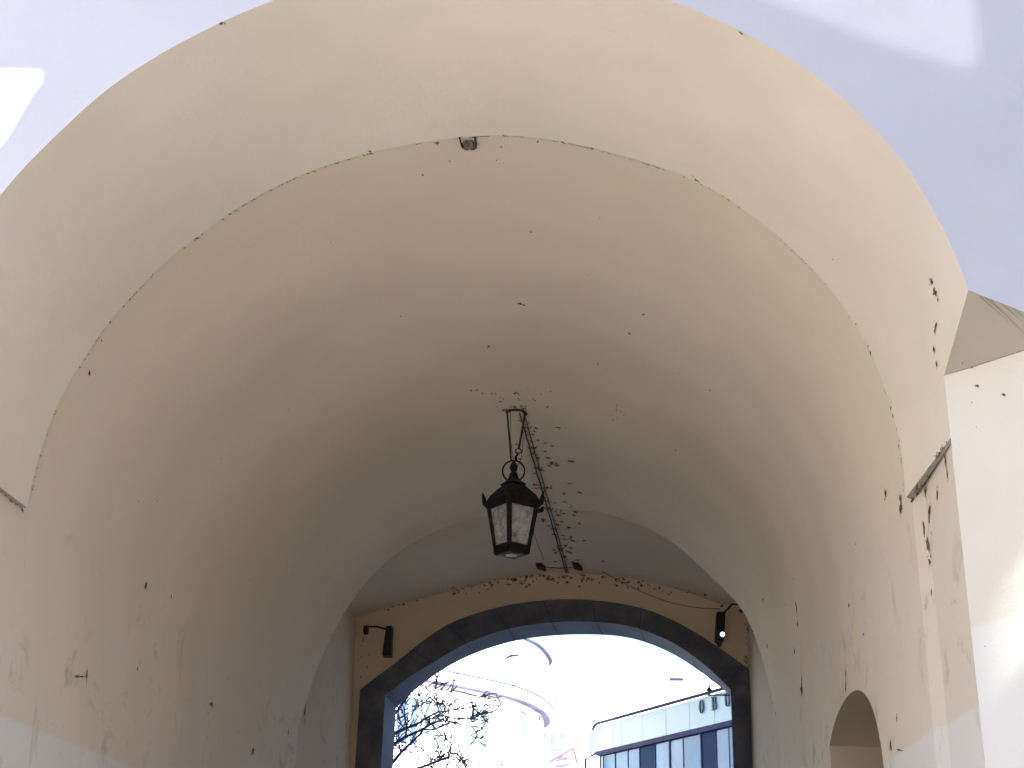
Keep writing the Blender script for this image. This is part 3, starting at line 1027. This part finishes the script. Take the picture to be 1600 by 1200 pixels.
# ------------------------------------------------------------------ two spotlights on the rear wall
def spot(px0, py0, px1, py1, wt, wb_, label, wall_px, lit):
    Y = YD - 0.32
    a_, b_ = at(px0, py0, Y), at(px1, py1, Y)
    root = thing('wall_spotlight', label, 'spotlight', b_, 'black spotlights above the portal')
    m_ = MB()
    k = (Y * 0.927 + 4.0 * .375) / F
    rings = []
    for t, f in ((0, .8), (.03, 1), (.5, 1), (.97, 1), (1, .85)):
        p = a_.lerp(b_, t)
        hw = (wt + (wb_ - wt) * t) * k * .5 * f
        hd = 0.07 + 0.03 * t
        rings.append([p + Vector(v) for v in ((-hw, -hd * f, 0), (hw, -hd * f, 0), (hw, hd * f, 0), (-hw, hd * f, 0))])
    m_.frustum(rings)
    m_.build('housing', M_black, root)
    W = at(*wall_px, YD)
    arm = [W, W + Vector((0, -.25, 0)), (a_.lerp(b_, .08) + Vector((0, 0.0, 0)))]
    if abs(W.x - a_.x) > .1:
        arm = [W, Vector((W.x, YD - .2, W.z + .01)), Vector((W.x * .5 + a_.x * .5, YD - .26, W.z)), a_.lerp(b_, .12)]
    MB().tube(arm, [.015, .014, .012, .014][:len(arm)], 8).build('arm', M_rust, root, smooth=True)
    MB().tube([W + Vector((0, 0, -.05)), W + Vector((0, -.03, 0)), W + Vector((0, 0, .05))], [.03, .04, .03], 8).build('wall_plate', M_rust, root, smooth=True)
    if lit:
        c = at(1129, 991, Y - .105)
        MB().tube([c + Vector((0, .012, 0)), c + Vector((0, -.004, 0))], .028, 16).build('lamp_lens', M_lens, root)
        MB().tube([b_ + Vector((0, 0, .02)), b_ + Vector((-.01, -.02, -.06))], [.05, .025], 8).build('cable_gland', M_rust, root)
    return root


spot(609, 979, 605, 1026, 9, 14, 'black spotlight with no light showing, on a short arm left of the portal', (572, 985), False)
spot(1126, 957, 1124, 1003, 13, 13, 'black spotlight with one bright white lens, on a short arm right of the portal', (1160, 951), True)

# ------------------------------------------------------------------ beyond the gate: shop on the right
SA, SB = Vector((1.17, 35.6)), Vector((4.35, 28.55))
sd_ = (SB - SA).normalized()
SB2 = SA + sd_ * 15.0
spath = [tuple(SA), tuple(SB2)]
nrm = Vector((-sd_.y, sd_.x, 0))
if nrm.x > 0:
    nrm = -nrm
sdir = Vector((sd_.x, sd_.y, 0))
ZE, ZF = 6.50, 5.80
shop = thing('shoe_shop', 'glass-fronted shoe shop with pale blue fascia and slate letters seen through the portal', 'shop', (SA.x, SA.y, 0))


def sp(s, z, out=0.0):
    return Vector((SA.x, SA.y, 0)) + sdir * s + nrm * out + Vector((0, 0, z))


def spx(px, py):
    P, _ = on_path(px, py, spath)
    return (P.to_2d() - SA).length, P.z


back = -9.0
m_ = MB()
m_.add([sp(0, 0, -.12), sp(15, 0, -.12), sp(15, 0, back), sp(0, 0, back), sp(0, ZE, -.12), sp(15, ZE, -.12), sp(15, ZE, back), sp(0, ZE, back)],
       [(0, 1, 5, 4), (1, 2, 6, 5), (2, 3, 7, 6), (3, 0, 4, 7), (4, 5, 6, 7)])
m_.build('wall', M_paint, shop)
edges = [0.02] + [spx(x, 1130)[0] for x in (961, 973.6, 1007, 1043.6, 1080.6, 1120)]
edges += [edges[-1] + (k + 1) * 1.35 for k in range(6)]
for a_, b_ in zip(edges[:-1], edges[1:]):
    m_ = MB()
    m_.prism([sp(a_ + .008, ZF + .05, .05), sp(b_ - .008, ZF + .05, .05), sp(b_ - .008, ZE, .05), sp(a_ + .008, ZE, .05)], nrm * -.1)
    m_.build('fascia_panel', M_panel, shop)
m_ = MB().tube([sp(-.12, ZE - .10, .14), sp(-.02, ZE + .02, .12), sp(.12, ZE + .05, .10), sp(15, ZE + .05, .10)], .04, 8)
m_.build('gutter', M_metal, shop, smooth=True)
m_ = MB()
m_.prism([sp(0, ZF - .06, .09), sp(15, ZF - .06, .09), sp(15, ZF + .05, .09), sp(0, ZF + .05, .09)], nrm * -.16)
m_.build('window_head', M_metal, shop)
MB().tube([sp(-.02, ZF + .02, .06), sp(-.18, ZF - .12, .3), sp(-.18, 0, .3)], .035, 8).build('downpipe', M_metal, shop, smooth=True)
ms = [0.04] + [spx(x, y)[0] for x, y in ((943, 1180), (961.6, 1175), (981.6, 1170), (999.5, 1167), (1023, 1162), (1046, 1156), (1068, 1152), (1095, 1148), (1118, 1145), (1139, 1140))]
ms = sorted(ms)
ms += [ms[-1] + .9 * (k + 1) for k in range(7)]
for s_ in ms:
    m_ = MB()
    m_.prism([sp(s_ - .02, 0.3, .012), sp(s_ + .02, 0.3, .012), sp(s_ + .02, ZF - .06, .012), sp(s_ - .02, ZF - .06, .012)], nrm * -.09)
    m_.build('mullion', M_metal, shop)
pk = [M_paint, M_pane, M_pane, M_pane, M_pane_dark, M_pane, M_pane, M_pane, M_pane_dark, M_pane, M_pane]
rp = random.Random(3)
for i, (a_, b_) in enumerate(zip(ms[:-1], ms[1:])):
    if b_ - a_ < .1:
        continue
    mt = pk[i] if i < len(pk) else M_pane
    m_ = MB()
    tl = rp.uniform(-.012, .012)
    m_.prism([sp(a_ + .03, 0.35, tl), sp(b_ - .03, 0.35, -tl), sp(b_ - .03, ZF - .08, -tl), sp(a_ + .03, ZF - .08, tl)], nrm * -.03)
    m_.build('window_pane', mt, shop)
m_ = MB()
m_.prism([sp(0, 0, .06), sp(15, 0, .06), sp(15, .3, .06), sp(0, .3, .06)], nrm * -.16)
m_.build('plinth', M_stone, shop)


# serif capitals drawn as outlines
def ring_outline(w, h, t_side, t_top, n=36):
    o_ = [(w / 2 * math.cos(2 * math.pi * k / n), h / 2 * math.sin(2 * math.pi * k / n)) for k in range(n)]
    i_ = [((w / 2 - t_side) * math.cos(2 * math.pi * k / n), (h / 2 - t_top) * math.sin(2 * math.pi * k / n)) for k in range(n)]
    return o_, i_


def letter(shapes, s0, zc, h, name_):
    """shapes in letter units (cap height 1, x to the right along the fascia)"""
    m_ = MB()

    def P(x, y, d):
        return sp(s0 + x * h * .86, zc + y * h, .055 + d)
    for kind, data in shapes:
        if kind == 'poly':
            m_.prism([P(x, y, 0) for x, y in data], nrm * .03)
        else:
            o_, i_ = data
            n = len(o_)
            for d0, in ((0.0,), (0.03,)):
                m_.add([P(*q, d0) for q in o_] + [P(*q, d0) for q in i_], [(k, (k + 1) % n, n + (k + 1) % n, n + k) for k in range(n)])
            m_.add([P(*q, 0) for q in o_] + [P(*q, .03) for q in o_], [(k, (k + 1) % n, n + (k + 1) % n, n + k) for k in range(n)])
            m_.add([P(*q, 0) for q in i_] + [P(*q, .03) for q in i_], [(k, (k + 1) % n, n + (k + 1) % n, n + k) for k in range(n)])
    return m_.build(name_, M_letter, shop)


def arc(cx_, cy_, rx, ry, a0, a1, n=14):
    return [(cx_ + rx * math.cos(math.radians(a0 + (a1 - a0) * k / n)), cy_ + ry * math.sin(math.radians(a0 + (a1 - a0) * k / n))) for k in range(n + 1)]


def bowl(cx_, cy_, w, h, t, tv):
    return arc(cx_, cy_, w, h / 2, 90, -90) + arc(cx_, cy_, w - t, h / 2 - tv, -90, 90)


O_shape = [('ring', ring_outline(.74, 1.0, .145, .05))]
B_shape = [('poly', [(-.30, -.5), (-.12, -.5), (-.12, .5), (-.30, .5)]), ('poly', [(-.42, .44), (.02, .44), (.02, .5), (-.42, .5)]), ('poly', [(-.42, -.5), (.02, -.5), (.02, -.44), (-.42, -.44)]),
           ('poly', [(-.12, -.01), (.02, -.01), (.02, .05), (-.12, .05)]),
           ('poly', bowl(.02, .2425, .27, .515, .15, .06)), ('poly', bowl(.02, -.2275, .34, .545, .17, .06))]
U_shape = [('poly', [(-.34, .5), (-.34, -.12)] + arc(0, -.12, .34, .38, 180, 360)[1:] + [(.34, .5), (.26, .5), (.26, -.12)] + arc(0, -.12, .26, .30, 360, 270)[1:] + arc(-.01, -.12, .17, .30, 270, 180)[0:] + [(-.18, .5)]),
           ('poly', [(-.46, .44), (-.06, .44), (-.06, .5), (-.46, .5)]), ('poly', [(.14, .44), (.46, .44), (.46, .5), (.14, .5)])]
V_shape = [('poly', [(-.42, .5), (-.22, .5), (.04, -.22), (.26, .5), (.35, .5), (.02, -.5), (-.06, -.5)]), ('poly', [(-.5, .45), (-.12, .45), (-.12, .501), (-.5, .501)]), ('poly', [(.14, .45), (.46, .45), (.46, .501), (.14, .501)])]
sO, zO = spx(1100, 1104)
sBl, zB = spx(1120, 1100)
_, zt_ = spx(1100, 1094)
_, zb_ = spx(1100, 1115)
hL = zt_ - zb_
letter(O_shape, sO, (zt_ + zb_) / 2, hL, 'letter_o')
letter(B_shape, sBl, (zt_ + zb_) / 2, hL, 'letter_b')
letter(U_shape, sBl + (sBl - sO), (zt_ + zb_) / 2, hL, 'letter_u')
letter(V_shape, sBl + 2 * (sBl - sO), (zt_ + zb_) / 2, hL, 'letter_v')

# ------------------------------------------------------------------ rounded white house on the left
ep = [(672, 1061), (700, 1066), (740, 1074), (800, 1087), (830, 1098), (850, 1109), (862, 1124)]
edge_pts = [on_z(*p, 9.0).to_2d() for p in ep]
d0 = (edge_pts[1] - edge_pts[0]).normalized()
edge_pts = [edge_pts[0] - d0 * 9, edge_pts[0] - d0 * 4] + edge_pts + [Vector((-.30, 54.5)), Vector((-1.6, 56.6)), Vector((-4.0, 58.0)), Vector((-9, 59))]
eave = spline([tuple(p) for p in edge_pts], 90, 4)


def inset(path, d):
    out_ = []
    for i, p in enumerate(path):
        t = (path[min(i + 1, len(path) - 1)] - path[max(i - 1, 0)]).normalized()
        out_.append(p + Vector((-t.y, t.x)) * d)
    return out_


wallp = inset(eave, 0.30)
hs = thing('rounded_white_house', 'sunlit white house with rounded corner and deep curved cornice beyond the portal', 'house', (wallp[20].x, wallp[20].y, 0))


def band_mesh(levels):
    m_ = MB()
    m_.grid([[Vector((p.x, p.y, z)) for p in inset(eave, d)] for d, z in levels])
    return m_


wl = band_mesh([(0.30, 0), (0.30, 9.02)]).build('wall', M_paint, hs, smooth=True)
M_soff = noisy('soffit shade tint', (0.19, 0.18, 0.38), (0.22, 0.21, 0.42), 2, 0.8, 0.2, 0.0)  # shade under the cornice, painted in as a lavender tone
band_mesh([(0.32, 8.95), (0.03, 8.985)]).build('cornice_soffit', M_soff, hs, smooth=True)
cn = band_mesh([(0.30, 9.0), (0.02, 8.98), (0.0, 9.02), (0.0, 9.25), (-.04, 9.28), (-.04, 9.34), (0.42, 9.36)]).build('cornice', M_cornice, hs, smooth=True, sharp=25)
band_mesh([(-.06, 9.325), (-.06, 9.375), (.06, 9.375)]).build('roof_edge', M_metal, hs)
up = spline([tuple(p) for p in [Vector((-7.2, 47.5)), Vector((-4.2, 50.2)), Vector((-2.4, 52.4))] + [on_z(*p, 12.5).to_2d() for p in [(822, 998), (840, 1006), (852, 1016), (860, 1027), (863, 1036)]] + [Vector((-.6, 61.0)), Vector((-2.5, 62.5))]], 60, 3)
m_ = MB()
m_.grid([[Vector((p.x, p.y, 9.3)) for p in inset(up, .15)], [Vector((p.x, p.y, 12.5)) for p in inset(up, .15)]])
m_.build('upper_storey', M_paint, hs, smooth=True)
m_ = MB()
m_.grid([[Vector((p.x, p.y, z)) for p in inset(up, d)] for d, z in ((.15, 12.49), (0.0, 12.49), (0.0, 12.55), (.15, 12.56))])
m_.build('parapet_edge', M_metal, hs)
flat = [Vector((p.x, p.y, 9.355)) for p in inset(eave, .40)]
MB().add(flat + [Vector((-16, 60, 9.355)), Vector((-16, 38, 9.355))], [tuple(range(len(flat) + 2))]).build('roof_deck', M_paint, hs)
flat = [Vector((p.x, p.y, 12.5)) for p in inset(up, .16)]
MB().add(flat + [Vector((-10, 58, 12.5))], [tuple(range(len(flat) + 1))]).build('upper_roof', M_paint, hs)
upw = [tuple(p) for p in inset(up, .15)]
P, t_ = on_path(792, 1027, upw)
if P is not None:
    o_ = Vector((t_.y, -t_.x, 0))
    MB().tube([P - t_ * .22 + o_ * .05 + Vector((0, 0, -.10)), P - t_ * .18 + o_ * .3, P + t_ * .2 + o_ * .42 + Vector((0, 0, .07))], [.035, .06, .035], 8).build('roof_vent', M_iron, hs, smooth=True)  # small dark vent on the upper storey
wp2 = [tuple(p) for p in wallp]


def house_window(px, py0, py1, width, mat, split=None):
    A_, t_ = on_path(px, py0, wp2)
    B_, _ = on_path(px, py1, wp2)
    if A_ is None or B_ is None:
        return
    o_ = Vector((t_.y, -t_.x, 0))
    c0 = Vector((A_.x, A_.y, B_.z))
    hh = A_.z - B_.z
    fr = MB()
    for (x0, x1, y0, y1) in ((-width / 2 - .07, -width / 2, -.07, hh + .07), (width / 2, width / 2 + .07, -.07, hh + .07), (-width / 2, width / 2, -.07, 0), (-width / 2, width / 2, hh, hh + .07)):
        fr.prism([c0 + t_ * x0 + o_ * .07 + Vector((0, 0, y0)), c0 + t_ * x1 + o_ * .07 + Vector((0, 0, y0)), c0 + t_ * x1 + o_ * .07 + Vector((0, 0, y1)), c0 + t_ * x0 + o_ * .07 + Vector((0, 0, y1))], -o_ * .13)
    wf = fr.build('window', M_cornice, hs, merge=.001)
    pn = MB()
    pn.prism([c0 + t_ * x + o_ * .035 + Vector((0, 0, y)) for x, y in ((-width / 2, 0), (width / 2, 0), (width / 2, hh), (-width / 2, hh))], -o_ * .06)
    pn.build('pane', mat, wf)
    if split:
        b = MB()
        x = -width / 2 + width * split
        b.prism([c0 + t_ * (x - .04) + o_ * .06, c0 + t_ * (x + .04) + o_ * .06, c0 + t_ * (x + .04) + o_ * .06 + Vector((0, 0, hh)), c0 + t_ * (x - .04) + o_ * .06 + Vector((0, 0, hh))], -o_ * .08)
        b.build('glazing_bar', M_cornice, wf)


house_window(748, 1108, 1172, .85, M_pane_pale, .5)
house_window(816, 1112, 1152, .75, M_pane_pale)
house_window(839, 1117, 1152, .6, M_hpane)
house_window(674, 1096, 1168, 1.0, M_pane_pale, .5)
house_window(640, 1090, 1168, 1.1, M_hpane, .5)
# balcony of the house, with its railing
bal = [on_path(x, 1170, wp2) for x in (600, 640, 690, 740)]
b0, tb_ = bal[0]
b1 = bal[-1][0]
o_ = Vector((tb_.y, -tb_.x, 0))
zr_ = on_path(660, 1168, [tuple((Vector((p[0], p[1])) + Vector((o_.x, o_.y)) * .9)) for p in wp2])[0].z
L_ = (b1 - b0).length
A0 = Vector((b0.x, b0.y, 0)) - tb_ * 1.5
m_ = MB()
m_.prism([A0 + o_ * .9 + Vector((0, 0, zr_ - 1.15)), A0 + o_ * -.02 + Vector((0, 0, zr_ - 1.15)), A0 + o_ * -.02 + Vector((0, 0, zr_ - 1.0)), A0 + o_ * .9 + Vector((0, 0, zr_ - 1.0))], tb_ * (L_ + 1.5))
bc = m_.build('balcony', M_paint, hs)
MB().tube([A0 + o_ * .85 + Vector((0, 0, zr_)), A0 + o_ * .85 + tb_ * (L_ + 1.5) + Vector((0, 0, zr_))], .05, 8).build('handrail', M_cornice, bc)
nb_ = int((L_ + 1.4) / .16)
for k in range(nb_):
    p = A0 + o_ * .85 + tb_ * (.05 + k * .16)
    MB().tube([p + Vector((0, 0, zr_ - 1.0)), p + Vector((0, 0, zr_ - .75)), p + Vector((0, 0, zr_ - .3)), p + Vector((0, 0, zr_ - .04))], [.02, .045, .02, .03], 6).build('baluster', M_cornice, bc, smooth=True)

# ------------------------------------------------------------------ bare tree in front of it
tc = at(596, 1150, 31)
tree = thing('bare_tree', 'nearly leafless dark-branched tree in front of the white house, left in the portal', 'tree', (tc.x, 31, 0))
tm, lm = MB(), MB()
rt_ = random.Random(11)


def branch(p, d, L, r, depth):
    pts, rs = [p], [r]
    q = p.copy()
    n = 5
    for k in range(n):
        d = (d + Vector((rt_.gauss(0, .16), rt_.gauss(0, .16), rt_.gauss(0.02, .13)))).normalized()
        q = q + d * L / n
        pts.append(q.copy())
        rs.append(max(.013, r * (1 - .13 * (k + 1))))
    tm.tube(pts, rs, 6 if depth > 1 else 4, cap=False)
    if depth <= 1:
        for k in range(rt_.choice((0,) * 12 + (2,))):
            c = pts[rt_.randrange(2, n + 1)]
            for j in range(rt_.randint(1, 5)):
                v = Vector((rt_.gauss(0, 1), rt_.gauss(0, 1), rt_.gauss(0, 1))).normalized()
                w_ = v.orthogonal().normalized()
                s_ = rt_.uniform(.03, .06)
                b_ = c + Vector((rt_.gauss(0, .06), rt_.gauss(0, .06), rt_.gauss(0, .06)))
                lm.add([b_ - v * s_, b_ + w_ * s_ * .5, b_ + v * s_, b_ - w_ * s_ * .5], [(0, 1, 2, 3)])
    if depth == 0:
        return
    for k in range(3 if depth > 1 else 4):
        i = rt_.randrange(2, n + 1)
        dd = (d + Vector((rt_.gauss(0, .75), rt_.gauss(0, .75), rt_.gauss(.05, .5)))).normalized()
        branch(pts[i], dd, L * rt_.uniform(.55, .8), rs[i] * .6, depth - 1)


base_t = Vector((tc.x, 31, 0))
tm.tube([base_t, base_t + Vector((.05, 0, 1.6)), base_t + Vector((-.02, .05, 3.2)), base_t + Vector((.04, 0, 6.0))], [.15, .12, .10, .055], 8)
for k, (z, dx, dy, dz, L) in enumerate([(4.0, .95, .15, .25, 1.9), (4.4, .9, -.2, .42, 1.8), (3.6, .9, .1, .4, 1.7), (4.8, .85, .1, .5, 1.5), (5.0, -.8, .3, .5, 1.2), (5.2, .95, -.3, .40, 1.6), (5.5, .9, .1, .2, 1.4), (5.8, .8, -.2, .35, 1.1), (4.2, .95, .2, .3, 1.8), (5.4, .3, .9, .4, 1.0)]):
    branch(base_t + Vector((.02, 0, z)), Vector((dx, dy, dz)).normalized(), L, .05, 3)
tr_o = tm.build('trunk', M_bark, tree, smooth=True)
lf = lm.build('leaves', M_leaf, tree)
lf['kind'] = 'stuff'

# ------------------------------------------------------------------ banner sign, bracket lamp, distant house
bn = thing('banner_sign', 'white slanted banner with pink border and blue stripes between house and shop', 'banner', (at(880, 1185, 37).x, 37, 0))
q = [at(*p, 37) for p in ((858, 1191), (896, 1169), (902, 1193), (866, 1202))]
MB().prism(q, (0, .04, 0)).build('banner_cloth', M_paint, bn)
for i, j in ((0, 1), (1, 2)):
    MB().tube([q[i] + Vector((0, -.01, 0)), q[j] + Vector((0, -.01, 0))], .028, 6).build('border', M_pink, bn)
for pg in (((866, 1189), (879, 1181), (887, 1186), (874, 1188)), ((868, 1195), (894, 1192), (894, 1195), (868, 1199)), ((880, 1183), (894, 1181), (884, 1187))):
    MB().prism([at(*p, 36.98) for p in pg], (0, -.012, 0)).build('stripe', M_bluegraphic, bn)
pp = at(903, 1193, 37.04)
MB().tube([Vector((pp.x, pp.y, 0)), Vector((pp.x, pp.y, pp.z + .5))], .03, 8).build('pole', M_paint, bn)

br_ = thing('bracket_lamp', 'small dark lamp post on a thin bracket crossing the shop fascia', 'lamp', at(1125, 1085, 21.5))
MB().tube([at(1105, 1086, 21.5), at(1128, 1086, 21.5), Vector((at(1150, 1086, 21.5).x + .46, 21.5, at(1150, 1086.5, 21.5).z))], .012, 6).build('arm', M_iron, br_)
MB().tube([at(1108, 1086, 21.5), at(1108, 1076, 21.5), at(1108, 1070, 21.5)], [.012, .014, .02], 6).build('post', M_iron, br_)
c = at(1108, 1077, 21.5)
MB().frustum([[c + Vector((r * math.cos(t), r * math.sin(t), h)) for t in [2 * math.pi * k / 10 for k in range(10)]] for h, r in ((-.03, .015), (-.02, .05), (.0, .04), (.03, .02))]).build('shade', M_iron, br_, smooth=True)

sx = at(1150, 1086, 21.5).x + .45
nh = thing('neighbour_house', 'white house wall standing directly behind the right side of the portal', 'house', (sx + 3, 21.2, 0))
MB().box((sx, 19.3, 0), (sx + 6, 23.0, 9)).build('wall', M_paint, nh)
MB().add([(sx - .3, 19.2, 9), (sx + 6.2, 19.2, 9), (sx + 6.2, 23.1, 9), (sx - .3, 23.1, 9), (sx - .3, 21.1, 10.6), (sx + 6.2, 21.1, 10.6)], [(0, 1, 5, 4), (2, 3, 4, 5), (1, 2, 5), (3, 0, 4), (3, 2, 1, 0)]).build('roof', M_roof, nh)

YW = 80.0
dl, dr = at(872, 1056, YW), at(1230, 1052, YW)
dh = thing('distant_white_house', 'pale distant house in full sun closing the street between house and shop', 'house', ((dl.x + dr.x) / 2, YW, 0))
MB().box((dl.x, YW, 0), (dr.x, YW + 10, dl.z)).build('wall', M_paint, dh)
MB().box((dl.x - .1, YW - .3, dl.z + .01), (dr.x + .3, YW + 10.3, dl.z + .25)).build('eaves', M_cornice, dh)
for px, py, ww, hh in ((871, 1160, .85, 1.1), (1057, 1066, .8, .45), (1000, 1150, .8, 1.2), (930, 1160, .8, 1.2)):
    c = at(px, py, YW)
    f_ = MB().box((c.x - ww / 2 - .08, YW - .05, c.z - hh / 2 - .08), (c.x + ww / 2 + .08, YW + .05, c.z + hh / 2 + .08)).build('window', M_cornice, dh)
    MB().box((c.x - ww / 2, YW - .06, c.z - hh / 2), (c.x + ww / 2, YW - .04, c.z + hh / 2)).build('pane', M_dpane, f_)
